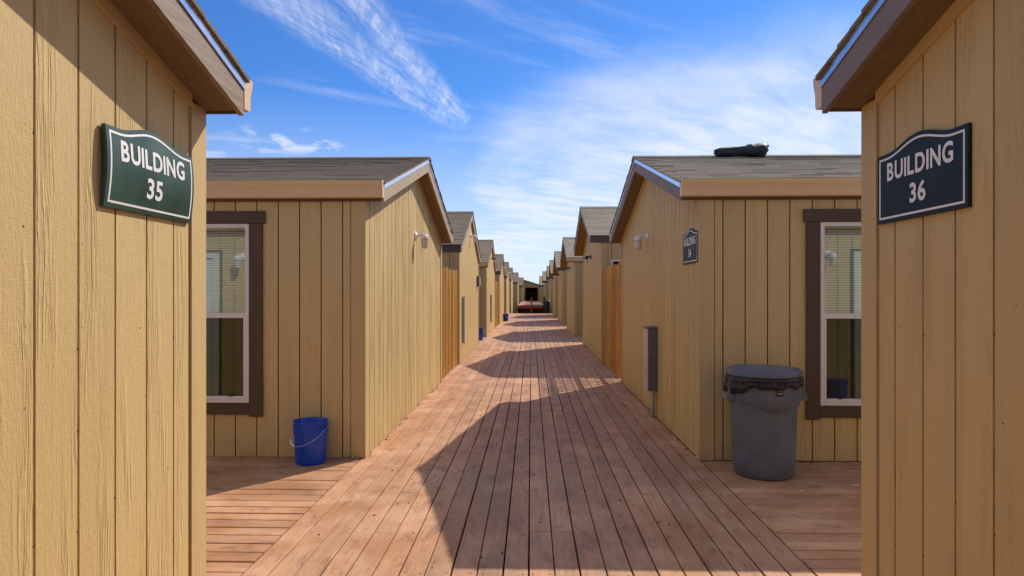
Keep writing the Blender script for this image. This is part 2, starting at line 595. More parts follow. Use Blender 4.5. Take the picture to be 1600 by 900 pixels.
# ------------------------------------------------------------------ ground
g = MB().poly([(-900, -900, -.42), (900, -900, -.42), (900, 1600, -.42), (-900, 1600, -.42)], [(0, 1, 2, 3)])
g.build('ground', 'ground', kind='structure')

# ------------------------------------------------------------------ boardwalk
XL, XR, NPL = -1.590, 1.563, 22
PITCH = (XR-XL)/NPL
DECK_END = 50.0
walk = bpy.data.objects.new('boardwalk', None)
walk['kind'] = 'structure'
col.objects.link(walk)


def plank_prof(a0, a1, z, tl):
    return [(a0, z-.036), (a1, z-.036), (a1, z-.003+tl), (a1-.003, z+tl), (a0+.003, z-tl), (a0, z-.003-tl)]


far = MB()
LB = 4.88
for i in range(NPL):
    LB = 4.88
    y = -3.0 - random.choice([0, .406*2, .406*4, .406*6, .406*8, .406*10])
    if i in (6, 8, 14):
        y = 7.6-2*LB
    if i in (5, 9, 10):
        y = 6.42-2*LB
    while y < DECK_END:
        LB = random.choice([4.88, 4.88, 3.66, 4.27]) if y > 4 else 4.88
        y1 = min(y+LB, DECK_END)
        if y1 > -2.2:
            gp = random.uniform(.0022, .0065)
            a0 = XL+i*PITCH+gp
            a1 = XL+(i+1)*PITCH-random.uniform(.0022, .0065)
            z = random.uniform(-.0025, .0015)
            tl = random.uniform(-.0012, .0012)
            pr = plank_prof(a0, a1, z, tl)
            if y < 18.5:
                MB().prism(pr, 'y', y+.0035, y1-.0035).build('plank', 'deckY', walk)
            else:
                far.prism(pr, 'y', y+.002, y1-.002)
        y += LB
far.build('far_planks', 'deckYj', walk, kind='stuff')

# cross boards in the gaps between the buildings
YPIT = .1397
crossfar = MB()
gapranges = [(2.95, 6.30), (11.3, 14.6), (19.5, 23.6), (28.3, 33.0), (37.3, 42.1), (46.2, 50.0)]
for gi, (ga, gb) in enumerate(gapranges):
    n = int((gb-ga)/YPIT)
    for s in (-1, 1):
        xe = XL if s < 0 else XR
        for k in range(n+1):
            a0 = ga+k*YPIT+random.uniform(.002, .008)
            a1 = ga+(k+1)*YPIT-random.uniform(.002, .008)
            z = random.uniform(-.005, .002)
            tl = random.uniform(-.002, .002)
            pr = plank_prof(a0, a1, z, tl)
            x0 = xe+s*.006
            x1 = xe+s*(4.2+.4*(k % 3))
            x2 = xe+s*9.0
            if gi == 0:
                MB().prism(pr, 'x', min(x0, x1), max(x0, x1)).build('plank', 'deckX', walk)
            else:
                crossfar.prism(pr, 'x', min(x0, x1), max(x0, x1))
            x1 += s*.004
            crossfar.prism(pr, 'x', min(x1, x2), max(x1, x2))
crossfar.build('cross_planks', 'deckXj', walk, kind='stuff')
jo = MB()
for k in range(-6, 124):
    jo.box(XL+.02, XR-.02, k*.4064-.019, k*.4064+.019, -.20, -.040)
jo.build('joists', 'joist', walk, kind='stuff')
rim = MB()
for x in (XL+.012, XR-.012):
    rim.box(x-.03, x+.03, -2.4, 50, -.21, -.0415)
rim.build('rim_joists', 'joist', walk, kind='stuff')


# ------------------------------------------------------------------ buildings
def house(s, xw, y0, y1, zt, zr, o=.20, e=.015, L=9.0, gutter=True, detail='board', fasc='taupe', soffit='soffit',
          shingle='shingle', gable_mat='siding', window=None, backside=False, label='', fthick=.19, gmat=True, zbase=-.40, zfoot=.004,
          name='building', white_window=False, fasc_front='brown', group='tan buildings along the boardwalk'):
    """s = side (-1 left, 1 right), xw = distance of the gable wall from the walkway axis, y0..y1 = along the walk,
    zt / zr = top of the roof at eave / ridge."""
    X = lambda d: s*(xw+d)           # d metres away from the walkway
    ym = (y0+y1)/2
    root = thing(name, (X(L/2), ym, zbase), label, 'building', group)
    ye0, ye1 = y0-e, y1+e
    sl = (zr-zt)/(ym-ye0)
    top = lambda y: zt+sl*(y-ye0) if y <= ym else zt+sl*(ye1-y)
    und = lambda y: top(y)-fthick+.012          # soffit
    T = .014                                     # siding thickness
    # ---- wall core
    wv = MB()
    pts = [(y0, zbase), (y1, zbase), (y1, und(y1)+.02), (ym, und(ym)+.02), (y0, und(y0)+.02)]
    hole = window
    if not hole:
        wv.prism(pts, 'x', min(X(0), X(L)), max(X(0), X(L)))
    else:
        # front wall as strips round the opening, the rest a solid set back 0.45 m
        h0, h1, hz0, hz1 = hole
        D = .45
        wv.prism([(y0+D, zbase), (y1, zbase), (y1, und(y1)+.02), (ym, und(ym)+.02), (y0+D, und(y0+D)+.02)], 'x', min(X(0), X(L)), max(X(0), X(L)))
        ft = und(y0)+.02
        def bx(a, b, z0, z1):
            lo, hi = sorted((X(a), X(b)))
            wv.box(lo, hi, y0, y0+D-.002, z0, z1)
        # strips carry a sloping top where they meet the roof
        def bxt(a, b, z0):
            lo, hi = sorted((X(a), X(b)))
            wv.prism([(y0, z0), (y0+D-.002, z0), (y0+D-.002, und(y0+D-.002)+.02), (y0, ft)], 'x', lo, hi)
        bxt(0, h0, zbase)
        bxt(h1, L, zbase)
        bxt(h0+.001, h1-.001, hz1)
        bx(h0+.001, h1-.001, zbase, hz0)
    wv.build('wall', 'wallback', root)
    # ---- siding boards on the gable end, facing the walkway
    B, G = .2032, .0112
    cw = .112
    joined = MB()

    def gboard(ya, yb, m_='siding', nm='siding_board'):
        mb = MB()
        xa, xb = X(-T), X(-.0005)
        zs = zfoot+random.uniform(0, .004)
        if ya < ym < yb:
            prof = [(ya, zs), (yb, zs), (yb, und(yb)+.004), (ym, und(ym)+.004), (ya, und(ya)+.004)]
        else:
            prof = [(ya, zs), (yb, zs), (yb, und(yb)+.004), (ya, und(ya)+.004)]
        if detail == 'board':
            mb.prism(prof, 'x', min(xa, xb), max(xa, xb)).build(nm, m_, root)
        else:
            joined.prism(prof, 'x', min(xa, xb), max(xa, xb))
    # anchor the grid at the far corner for the foreground pair, at the near one elsewhere
    k = 0
    yy = y1-cw-.002
    first = .045+.09
    nxt = yy-first
    while yy > y0+cw+.01:
        lo = max(nxt, y0+cw+.002)
        gboard(lo+G/2, yy-G/2, gable_mat)
        yy = lo
        nxt = lo-B
    # ---- siding on the long front (facing the camera) or on the back of the foreground pair
    def fboards(yp, sgn, holes, mode):
        xx = cw+.002
        step = .08
        sub = MB() if mode == 'joined' else None
        cuts = sorted({v for hh in holes for v in hh[:2]})
        grid = xx+step
        cutL = False
        acc = None
        while xx < L-.05:
            xn = min(grid, L)
            grid += B
            cutR = False
            for cc in cuts:
                if xx+.004 < cc < xn-.004:
                    xn = cc
                    grid -= B
                    cutR = True
                    break
            ga_, gb_ = (0 if cutL else G/2), (0 if cutR else G/2)
            if not cutL:
                acc = []
                zj = random.uniform(0, .003)
            ya, yb = sorted((yp+sgn*.0005, yp+sgn*T))
            segs = [(zfoot, (und(y0) if sgn < 0 else und(y1))+.01)]
            for (h0, h1, hz0, hz1) in holes:
                if xn > h0+.002 and xx < h1-.002:
                    segs = [(a, b) for (z0_, z1_) in segs for (a, b) in ((z0_, hz0), (hz1, z1_)) if b-a > .01]
            for (za, zb) in segs:
                lo, hi = sorted((X(xx+ga_), X(xn-gb_)))
                if sub is not None:
                    sub.box(lo, hi, ya, yb, za, zb)
                else:
                    acc.append((lo, hi, za+zj, zb))
            if sub is None and not cutR:
                if len(acc) == 3:                    # a board notched round the window trim
                    full = max(acc, key=lambda q: q[3]-q[2])
                    lowr, uppr = sorted([q for q in acc if q is not full], key=lambda q: q[2])
                    right = lowr[0] > full[0]
                    a_, b_, c_ = (full[0], full[1], lowr[1]) if right else (full[1], full[0], lowr[0])
                    z0_, z1_ = full[2], full[3]
                    MB().prism([(a_, z0_), (c_, z0_), (c_, lowr[3]), (b_, lowr[3]), (b_, uppr[2]), (c_, uppr[2]), (c_, z1_), (a_, z1_)], 'y', ya, yb).build('siding_board', 'siding', root)
                else:
                    for (lo, hi, za, zb) in acc:
                        MB().box(lo, hi, ya, yb, za, zb).build('siding_board', 'siding', root)
            cutL = cutR
            xx = xn
        if sub is not None:
            sub.build('front_siding' if sgn < 0 else 'rear_siding', 'siding_joined', root, kind='stuff')
    hl = []
    if hole:
        h0, h1, hz0, hz1 = hole
        hl = [(h0-.13+.02, h1+.13-.02, hz0-.10, hz1+.10)]
    if not backside:
        fboards(y0, -1, hl, 'boards' if detail == 'board' else 'joined')
    else:
        fboards(y1, 1, [(.98, 1.92, .42, 2.2), (2.8, 3.85, -.1, 2.15)], 'joined')
    if detail != 'board':
        joined.build('gable_siding', 'siding_joined', root, kind='stuff')
    # ---- corner trim
    for (yc, sg) in ((y0, 1), (y1, -1)):
        ya, yb = sorted((yc-sg*.022, yc+sg*cw))
        x0, x1 = sorted((X(-.024), X(-.0008)))
        MB().box(x0, x1, ya, yb, zfoot, und(yc)+.004 if sg > 0 else und(yc)+.004).build('corner_trim', 'trim', root)
        x0, x1 = sorted((X(0.0), X(cw)))
        ya, yb = sorted((yc-sg*.022, yc-sg*.0006))
        MB().box(x0, x1, ya, yb, zfoot, und(yc)+.006).build('corner_trim', 'trim', root)
    # ---- frieze strips under the soffit
    for (ya, yb) in ((y0+cw+.004, ym-.001), (ym+.001, y1-cw-.004)):
        x0, x1 = sorted((X(-.030), X(-.0145)))
        MB().prism([(ya, und(ya)-.055), (yb, und(yb)-.055), (yb, und(yb)+.003), (ya, und(ya)+.003)], 'x', x0, x1).build('frieze_board', 'trim', root)
    # ---- roof body: its underside is the soffit
    xf = -o                                       # outer face of the barge board
    x0, x1 = sorted((X(xf+.026), X(L+.2)))
    rp = [(ye0+.001, und(ye0)), (ym, und(ym)), (ye1-.001, und(ye1)), (ye1-.001, top(ye1)-.024), (ym, top(ym)-.024), (ye0+.001, top(ye0)-.024)]
    roof = MB().prism(rp, 'x', x0, x1).build('roof', soffit, root)
    # ---- barge boards
    x0, x1 = sorted((X(xf), X(xf+.024)))
    for (ya, yb) in ((ye0-.02, ym-.0012), (ym+.0012, ye1+.02)):
        tt = lambda y: zt+sl*(y-ye0) if ya < ym-.1 else zt+sl*(ye1-y)
        MB().prism([(ya, tt(ya)-fthick), (yb, tt(yb)-fthick), (yb, tt(yb)-.022), (ya, tt(ya)-.022)], 'x', x0, x1).build('barge_board', fasc, root)
        xa, xb = sorted((X(xf-.007), X(xf-.0015)))
        MB().prism([(ya-.004, tt(ya)-.068), (yb, tt(yb)-.068), (yb, tt(yb)-.020), (ya-.004, tt(ya)-.020)], 'x', xa, xb).build('drip_edge', 'metal', roof)
    # ---- eave boards
    x0, x1 = sorted((X(xf+.0255), X(L+.2)))
    MB().box(x0, x1, ye0-.020, ye0-.0005, top(ye0)-fthick+.002, top(ye0)-.026).build('eave_board', fasc_front, root)
    MB().box(x0, x1, ye1+.0005, ye1+.020, top(ye1)-fthick+.002, top(ye1)-.026).build('eave_board', fasc_front, root)
    # ---- gutters
    if gutter:
        for (yg, sg) in ((ye0-.021, -1), (ye1+.021, 1)):
            zg = top(ye0)-.004
            H = .158
            out = [(0, -H), (.070, -H), (.078, -H+.012), (.082, -H*.52), (.104, -H*.22), (.108, -.002), (.102, -.002), (.098, -H*.22), (.076, -H*.5), (.068, -H+.006), (.004, -H+.006), (.004, -.01), (0, -.01)]
            prof = [(yg+sg*a*.86, zg+b) for a, b in out]
            x0, x1 = sorted((X(xf+.004), X(L+.2)))
            gt = MB().prism(prof, 'x', x0, x1).build('gutter', 'gutter', root)
            capo = [(0, -H), (.070, -H), (.078, -H+.012), (.082, -H*.52), (.104, -H*.22), (.109, -.001), (0, -.001)]
            xa, xb = sorted((X(xf-.003), X(xf+.0035)))
            MB().prism([(yg+sg*a*.86, zg+b) for a, b in capo], 'x', xa, xb).build('end_cap', 'gutter', gt)
            if detail == 'board':
                xa, xb = sorted((X(xf+.0042), X(xf+.022)))
                for q in range(0, 5):
                    xs = sorted((X(xf+.35+q*.9), X(xf+.368+q*.9)))
                    MB().box(xs[0], xs[1], min(yg, yg+sg*.1), max(yg, yg+sg*.1), zg-.012, zg-.003).build('gutter_strap', 'gutter', gt)
    # ---- shingles
    sh = MB()
    EXP = .115 if detail == 'board' else .28
    cosl = 1/math.sqrt(1+sl*sl)
    for sg in (1, -1):
        n = int(((ym-ye0+.045)/cosl)/EXP)+1
        for k in range(n):
            # course k from the eave
            xx = xf-.018-random.uniform(0, .006)
            off = random.uniform(.05, .3)
            dists = []
            end = L+.2
            while xx < end:
                wd = off if off else random.choice([.2, .3, .45, .6, .8]) if detail == 'board' else random.uniform(.4, 1.3)
                off = 0
                xb = min(xx+wd, end)
                a = (k*EXP)*cosl-.042-random.uniform(0, .004)
                b = min((k*EXP+EXP+.02)*cosl-.04, (ym-ye0)-.002)
                if b-a > .02:
                    th = random.choice([.006, .006, .007, .009])
                    ya = (ye0+a) if sg > 0 else (ye1-a)
                    yb = (ye0+b) if sg > 0 else (ye1-b)
                    za = zt+sl*a
                    zb = zt+sl*b
                    x0, x1 = sorted((X(xx+.001), X(xb-.001)))
                    base = .020
                    sh.quad8([(x0, ya, za-base), (x1, ya, za-base), (x1, yb, zb-base), (x0, yb, zb-base)],
                             [(x0, ya, za-.006+th), (x1, ya, za-.006+th), (x1, yb, zb-.008), (x0, yb, zb-.008)])
                xx = xb
    sh.build('shingles', shingle, roof, kind='stuff')
    cap = MB()
    xx = xf-.025
    while xx < L:
        x0, x1 = sorted((X(xx), X(xx+.29)))
        hgt = random.uniform(.004, .007)
        cap.prism([(ym-.13, zr-.13*sl+.001), (ym, zr+.004), (ym+.13, zr-.13*sl+.001), (ym+.13, zr-.13*sl+.006+hgt), (ym, zr+.011+hgt), (ym-.13, zr-.13*sl+.006+hgt)], 'x', x0, x1)
        xx += .292
    cap.build('ridge_caps', shingle, roof, kind='stuff')
    # ---- window in the long front
    if hole:
        add_window(root, s, xw, y0, hole)
    if white_window:
        add_plain_window(root, s, xw, y0-T, -1, (.18, 1.1, .9, 2.27))
    if backside:
        add_plain_window(root, s, xw, y1+T, 1, (1.03, 1.87, .50, 2.12), trim=True)
        add_door(root, s, xw, y1+T)
    return root


def add_window(root, s, xw, y0, hole):
    h0, h1, hz0, hz1 = hole
    X = lambda d: s*(xw+d)

    def bx(mb, a, b, ya, yb, za, zb):
        lo, hi = sorted((X(a), X(b)))
        return mb.box(lo, hi, ya, yb, za, zb)
    yo = y0-.014
    # brown surround
    for args in ((h0-.155, h1+.155, yo-.026, yo-.0006, hz1+.002, hz1+.118),):
        bx(MB(), *args).build('window_head_trim', 'winbrown', root, bevel=.003)
    for (a, b) in ((h0-.13, h0-.004), (h1+.004, h1+.13)):
        bx(MB(), a, b, yo-.022, yo-.0006, hz0-.130, hz1+.0005).build('window_side_trim', 'winbrown', root, bevel=.003)
    bx(MB(), h0-.003, h1+.003, yo-.020, yo-.0006, hz0-.112, hz0-.001).build('window_sill_trim', 'winbrown', root, bevel=.003)
    # vinyl frame: outer ring, meeting rail, lower sash ring
    fr = MB()
    fw = .036
    fy0, fy1 = yo-.016, y0+.05
    zm = 1.335
    bx(fr, h0+.001, h0+fw, fy0, fy1, hz0+.001, hz1-.001)
    bx(fr, h1-fw, h1-.001, fy0, fy1, hz0+.001, hz1-.001)
    bx(fr, h0+fw, h1-fw, fy0, fy1, hz1-fw, hz1-.001)
    bx(fr, h0+fw, h1-fw, fy0, fy1, hz0+.001, hz0+fw)
    bx(fr, h0+fw, h1-fw, fy0+.002, fy1, zm-.024, zm+.024)
    win = fr.build('window', 'vinyl', root)
    lo = MB()
    for (a, b, c, d) in ((h0+fw+.001, h0+fw+.022, hz0+fw+.001, zm-.025), (h1-fw-.022, h1-fw-.001, hz0+fw+.001, zm-.025),
                         (h0+fw+.022, h1-fw-.022, hz0+fw+.001, hz0+fw+.024)):
        bx(lo, a, b, fy0+.010, fy1-.02, c, d)
    lo.build('lower_sash', 'vinyl', win)
    bx(MB(), h0+fw+.001, h1-fw-.001, y0+.012, y0+.016, zm+.025, hz1-fw-.001).build('pane', 'glass', win)
    bx(MB(), h0+fw+.0225, h1-fw-.0225, y0+.004, y0+.008, hz0+fw+.025, zm-.026).build('pane', 'screen', win)
    bx(MB(), h0+.16, h0+.20, fy0+.004, fy0+.012, hz0+fw+.022, hz0+fw+.034).build('latch', 'black', win)
    bl = MB()
    z = hz1-.05
    while z > zm-.01:
        lo_, hi_ = sorted((X(h0+.05), X(h1-.05)))
        tz = .0095
        bl.quad8([(lo_, y0+.060, z-tz), (hi_, y0+.060, z-tz), (hi_, y0+.068, z+tz), (lo_, y0+.068, z+tz)],
                 [(lo_, y0+.060, z-tz+.0012), (hi_, y0+.060, z-tz+.0012), (hi_, y0+.068, z+tz+.0012), (lo_, y0+.068, z+tz+.0012)])
        z -= .0235
    bl.build('blind_slats', 'pane_backing', win, kind='stuff')
    shd = MB()
    for q in range(24):
        xa, xb = h0+.045+q*(h1-h0-.09)/24, h0+.045+(q+1)*(h1-h0-.09)/24
        da, db = [.075+.006*math.sin(v*31)+.004*math.sin(v*77) for v in (xa, xb)]
        shd.quad8([(X(xa), y0+da, hz0+.02), (X(xb), y0+db, hz0+.02), (X(xb), y0+db+.002, hz0+.02), (X(xa), y0+da+.002, hz0+.02)],
                  [(X(xa), y0+da, zm-.012), (X(xb), y0+db, zm-.012), (X(xb), y0+db+.002, zm-.012), (X(xa), y0+da+.002, zm-.012)])
    shd.build('window_shade', 'shade', win)
    bx(MB(), h0+.02, h1-.02, y0+.40, y0+.42, hz0+.01, hz1-.01).build('room_wall', 'room', win)


def add_plain_window(root, s, xw, yp, sg, rect, trim=False):
    a, b, z0, z1 = rect
    X = lambda d: s*(xw+d)

    def bx(mb, a_, b_, d0, d1, za, zb):
        lo, hi = sorted((X(a_), X(b_)))
        ya, yb = sorted((yp+sg*d0, yp+sg*d1))
        return mb.box(lo, hi, ya, yb, za, zb)
    f = MB()
    w_ = .04
    bx(f, a, a+w_, .001, .045, z0, z1)
    bx(f, b-w_, b, .001, .045, z0, z1)
    bx(f, a+w_, b-w_, .001, .045, z1-w_, z1)
    bx(f, a+w_, b-w_, .001, .045, z0, z0+w_)
    zm = (z0+z1)/2
    bx(f, a+w_, b-w_, .001, .042, zm-.02, zm+.02)
    win = f.build('window', 'vinyl', root)
    bx(MB(), a+w_+.001, b-w_-.001, .018, .022, zm+.021, z1-w_-.001).build('pane', 'glass', win)
    bx(MB(), a+w_+.001, b-w_-.001, .018, .022, z0+w_+.001, zm-.021).build('pane', 'screen', win)
    bx(MB(), a+w_+.001, b-w_-.001, .002, .008, z0+w_+.001, z1-w_-.001).build('pane_backing', 'dark', win)  # dark sheet standing for the unlit room behind the panes
    if trim:
        t = MB()
        bx(t, a-.15, b+.15, .0005, .026, z1+.001, z1+.115)
        bx(t, a-.125, a-.001, .0005, .022, z0-.12, z1)
        bx(t, b+.001, b+.125, .0005, .022, z0-.12, z1)
        bx(t, a, b, .0005, .020, z0-.11, z0-.001)
        t.build('window_trim', 'winbrown', root)


def add_door(root, s, xw, yp):
    X = lambda d: s*(xw+d)

    def bx(mb, a_, b_, d0, d1, za, zb):
        lo, hi = sorted((X(a_), X(b_)))
        return mb.box(lo, hi, yp+d0, yp+d1, za, zb)
    d = MB()
    bx(d, 2.92, 3.73, .004, .030, .02, 2.03)
    door = d.build('door', 'door', root)
    f = MB()
    bx(f, 2.84, 2.915, .001, .050, 0, 2.11)
    bx(f, 3.735, 3.81, .001, .050, 0, 2.11)
    bx(f, 2.915, 3.735, .001, .050, 2.036, 2.11)
    f.build('door_frame', 'door', door)
    lo, hi = sorted((X(3.64), X(3.66)))
    MB().lathe(((lo+hi)/2, yp+.055, .96), [(.012, 0), (.026, .01), (.026, .035), (.012, .045)], 12, True).build('handle', 'wire', door)


H1 = dict(zt=CAMZ+1.04, zr=CAMZ+1.80)
WIN = (1.075, 2.02, .515, 2.195)
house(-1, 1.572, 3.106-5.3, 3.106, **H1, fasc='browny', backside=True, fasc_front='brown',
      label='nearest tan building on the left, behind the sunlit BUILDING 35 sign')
house(1, 1.572, 3.147-5.3, 3.147, **H1, fasc='taupe_shaded', backside=True,
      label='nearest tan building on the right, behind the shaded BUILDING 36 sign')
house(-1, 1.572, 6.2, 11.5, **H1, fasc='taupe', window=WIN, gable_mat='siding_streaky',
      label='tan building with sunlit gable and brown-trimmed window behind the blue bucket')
house(1, 1.572, 6.2, 11.55, **H1, fasc='taupe_shaded', window=WIN, soffit='soffit', shingle='shingle_lt',
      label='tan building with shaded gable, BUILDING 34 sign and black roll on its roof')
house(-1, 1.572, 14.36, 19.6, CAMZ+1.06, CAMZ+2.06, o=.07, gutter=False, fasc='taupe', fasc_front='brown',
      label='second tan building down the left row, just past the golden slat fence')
house(1, 1.572, 14.7, 20.0, CAMZ+1.28, CAMZ+2.22, o=.285, gutter=False, fasc='taupe_shaded', soffit='soffit_olive', shingle='shingle_lt', white_window=True,
      label='second tan building down the right row, white window top showing over the fence')
lefts = [(1.572, 23.1, 28.4, 1.06, 2.03, .08, True), (1.55, 32.2, 37.5, 1.06, 2.0, .08, False), (1.55, 41.1, 46.4, 1.06, 2.0, .06, False),
         (1.55, 50.4, 55.7, 1.06, 1.97, .06, False), (1.25, 60.0, 65.3, .95, 1.87, .04, False), (.88, 69.0, 74.2, .75, 1.60, .04, False)]
rights = [(1.55, 23.4, 28.7, 1.25, 2.15, .30, True), (1.55, 32.9, 38.2, 1.26, 2.19, .30, False), (1.55, 42.05, 47.35, 1.24, 2.17, .30, False),
          (1.55, 51.3, 56.6, 1.24, 2.15, .28, False), (1.28, 60.4, 65.7, 1.1, 2.0, .2, False), (.98, 69.0, 74.2, .80, 1.75, .1, False)]
ordn = ['third', 'fourth', 'fifth', 'sixth', 'seventh', 'eighth']
extraL = [', blue bucket beside its near corner', ', golden fence before it', '', '', ', stepping in beside the raised deck', ', last before the end building']
for i, a in enumerate(lefts):
    house(-1, a[0], a[1], a[2], CAMZ+a[3], CAMZ+a[4], o=a[5], gutter=a[6], detail='low', zfoot=-.02 if i < 3 else -.38,
          label=f'{ordn[i]} tan building down the left row{extraL[i]}')
extraR = [' with a tan gutter', ' with an olive soffit', '', ', beside the raised deck', ', stepping in beside the raised deck', ', last before the end building']
for i, a in enumerate(rights):
    house(1, a[0], a[1], a[2], CAMZ+a[3], CAMZ+a[4], o=a[5], gutter=a[6], detail='low', soffit='soffit_olive', shingle='shingle_lt', fasc='taupe_shaded',
          zfoot=-.02 if i < 3 else -.38, label=f'{ordn[i]} tan building down the right row{extraR[i]}')

# ------------------------------------------------------------------ end building and raised deck
ZD = .59
endb = thing('building', (-1.0, 78, -.4), 'tan gable building closing the far end, dark opening in the middle', 'building')
Yb = 74.9
ax, hw = -1.0, 2.9
zap, zev = 2.93, 2.93-.31*2.9
mb = MB()
dl, dr, dt = -.64, .75, 2.10
mb.prism([(ax-hw, -.4), (dl, -.4), (dl, zap-.31*abs(dl-ax)), (ax, zap), (ax-hw, zev)], 'y', Yb, Yb+.15)
mb.prism([(dr, -.4), (ax+hw, -.4), (ax+hw, zev), (dr, zap-.31*(dr-ax))], 'y', Yb, Yb+.15)
mb.prism([(dl+.001, dt), (dr-.001, dt), (dr-.001, zap-.31*(dr-ax)), (dl+.001, zap-.31*(dl-ax))], 'y', Yb, Yb+.15)
mb.build('wall', 'siding_plain', endb)
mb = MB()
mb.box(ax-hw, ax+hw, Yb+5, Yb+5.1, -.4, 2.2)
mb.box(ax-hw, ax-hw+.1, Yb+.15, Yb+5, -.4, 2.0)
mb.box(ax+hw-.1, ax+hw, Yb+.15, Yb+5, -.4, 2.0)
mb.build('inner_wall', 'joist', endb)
for sg in (-1, 1):
    xe = ax+sg*(hw+.15)
    ze = zap-.31*(hw+.15)
    MB().prism([(ax, zap+.002), (xe, ze), (xe, ze+.12), (ax, zap+.12)][::1], 'y', Yb-.25, Yb+5.3).build('roof', 'brown' if False else 'shingle', endb)
for k in range(4):
    x = dl+.08+k*(dr-dl-.16)/3
    MB().box(x-.03, x+.03, Yb+2.5, Yb+2.56, ZD, 1.7+.05*k).build('post', 'redpost', endb)
MB().box(dl+.05, dr-.05, Yb+2.48, Yb+2.499, 1.45, 1.55).build('rail', 'redpost', endb)

rd = bpy.data.objects.new('raised_deck', None)
rd['kind'] = 'structure'
rd.location = (0, 62, -.4)
col.objects.link(rd)
rp = MB()
nb = 14
for i in range(nb):
    a = -1.01+i*(1.97/nb)
    rp.box(a+.004, a+1.97/nb-.004, 50.0, 77.5, ZD-.036+random.uniform(-.002, .002), ZD+random.uniform(-.002, .002))
rp.build('deck_planks', 'deckYj', rd, kind='stuff')
MB().box(-1.01, .96, 50.0, 50.04, ZD-.24, ZD-.04).build('fascia', 'redpost', rd)
und_ = MB()
for y in [50.6+k*2.4 for k in range(10)]:
    for x in (-.95, 0, .9):
        und_.box(x-.05, x+.05, y-.05, y+.05, -.42, ZD-.04)
    und_.box(-1.0, .95, y-.02, y+.02, ZD-.25, ZD-.042)
und_.build('supports', 'joist', rd, kind='stuff')
for x in (-1.0, .93):
    MB().box(x, x+.02, 50.06, 76, -.4, ZD-.045).build('underside_shade', 'joist', rd)  # dark sheets standing for the shade under the open deck
MB().box(-.97, .92, 50.5, 50.52, -.4, ZD-.26).build('underside_shade', 'joist', rd)

post = thing('handrail_post', (.02, 49.7, 0), 'short red-stained wooden post in front of the raised deck at the far end', 'post')
MB().box(-.05, .07, 49.62, 49.74, 0, 1.14).build('upright', 'redpost', post, bevel=.01)
MB().box(-.07, .09, 49.60, 49.76, 1.141, 1.17).build('cap', 'redpost', post)
MB().box(-.03, .05, 49.742, 49.98, .80, .90).build('brace', 'redpost', post)
pole = thing('pole', (.97, 49.8, 0), 'thin dark pole at the right corner of the raised deck', 'pole')
MB().lathe((.97, 49.8, 0), [(.06, 0), (.06, 1.22), (.045, 1.24)], 12, True).build('shaft', M['signshade_navy'], pole, smooth=True)
MB().lathe((.97, 49.8, 1.2405), [(.055, 0), (.06, .02), (.03, .05)], 12, True).build('cap', M['signshade_navy'], pole, smooth=True)
fb = thing('dark_bin', (1.22, 49.6, 0), 'dark blue bin standing beside the raised deck on the right', 'bin')
MB().lathe((1.22, 49.6, 0), [(.13, 0), (.15, .02), (.17, .80), (.18, .82), (.18, .86)], 20, True).build('body', M['signshade_navy'], fb, smooth=True)
MB().lathe((1.22, 49.6, .8605), [(.18, 0), (.185, .03), (.10, .10)], 20, True).build('lid', M['signshade_navy'], fb, smooth=True)


# ------------------------------------------------------------------ slat fences between buildings
def fence(s, x, ya, yb, h, label, step=.222, sw=.105):
    f = thing('slat_fence', (s*x, (ya+yb)/2, 0), label, 'fence', 'golden slat fences closing the gaps between buildings')
    y = ya+.01
    while y+sw < yb:
        hh = h+random.uniform(-.025, .02)
        dxx = random.uniform(-.003, .003)
        w_ = sw+random.uniform(-.01, .006)
        x0, x1 = sorted((s*(x-.008)+dxx, s*(x+.008)+dxx))
        MB().prism([(y, .02), (y+w_, .02), (y+w_, hh-.02), (y+w_-.02, hh), (y+.02, hh), (y, hh-.02)], 'x', x0, x1).build('slat', 'fence', f)
        y += step
    for zc in (.49, 1.14, 1.80):
        x0, x1 = sorted((s*(x+.013), s*(x+.051)))
        MB().box(x0, x1, ya, yb, zc-.045, zc+.045).build('rail', 'fence', f)
    for yp in (ya+.05, yb-.05):
        x0, x1 = sorted((s*(x+.0515), s*(x+.14)))
        MB().box(x0, x1, yp-.045, yp+.045, 0, h-.05).build('post', 'fence', f)
    return f


fence(-1, 1.58, 11.53, 14.33, 2.01, 'golden slat fence between the first two full buildings on the left')
fence(1, 1.58, 11.58, 14.67, 2.08, 'golden slat fence between the first two full buildings on the right')
fence(-1, 1.58, 28.43, 32.17, 2.05, 'far golden slat fence past the third left building')

# ------------------------------------------------------------------ signs
def letter_mesh(ch, h, bold):
    cu_ = bpy.data.curves.new('tmp', 'FONT')
    cu_.body = ch
    cu_.size = 1.0
    cu_.offset = bold
    cu_.resolution_u = 6
    ob = bpy.data.objects.new('tmp', cu_)
    col.objects.link(ob)
    bpy.context.view_layer.update()
    me = bpy.data.meshes.new_from_object(ob.evaluated_get(bpy.context.evaluated_depsgraph_get()))
    pts = [(v.co.x, v.co.y) for v in me.vertices]
    fs = [tuple(p.vertices) for p in me.polygons]
    bpy.data.objects.remove(ob)
    bpy.data.curves.remove(cu_)
    bpy.data.meshes.remove(me)
    return pts, fs


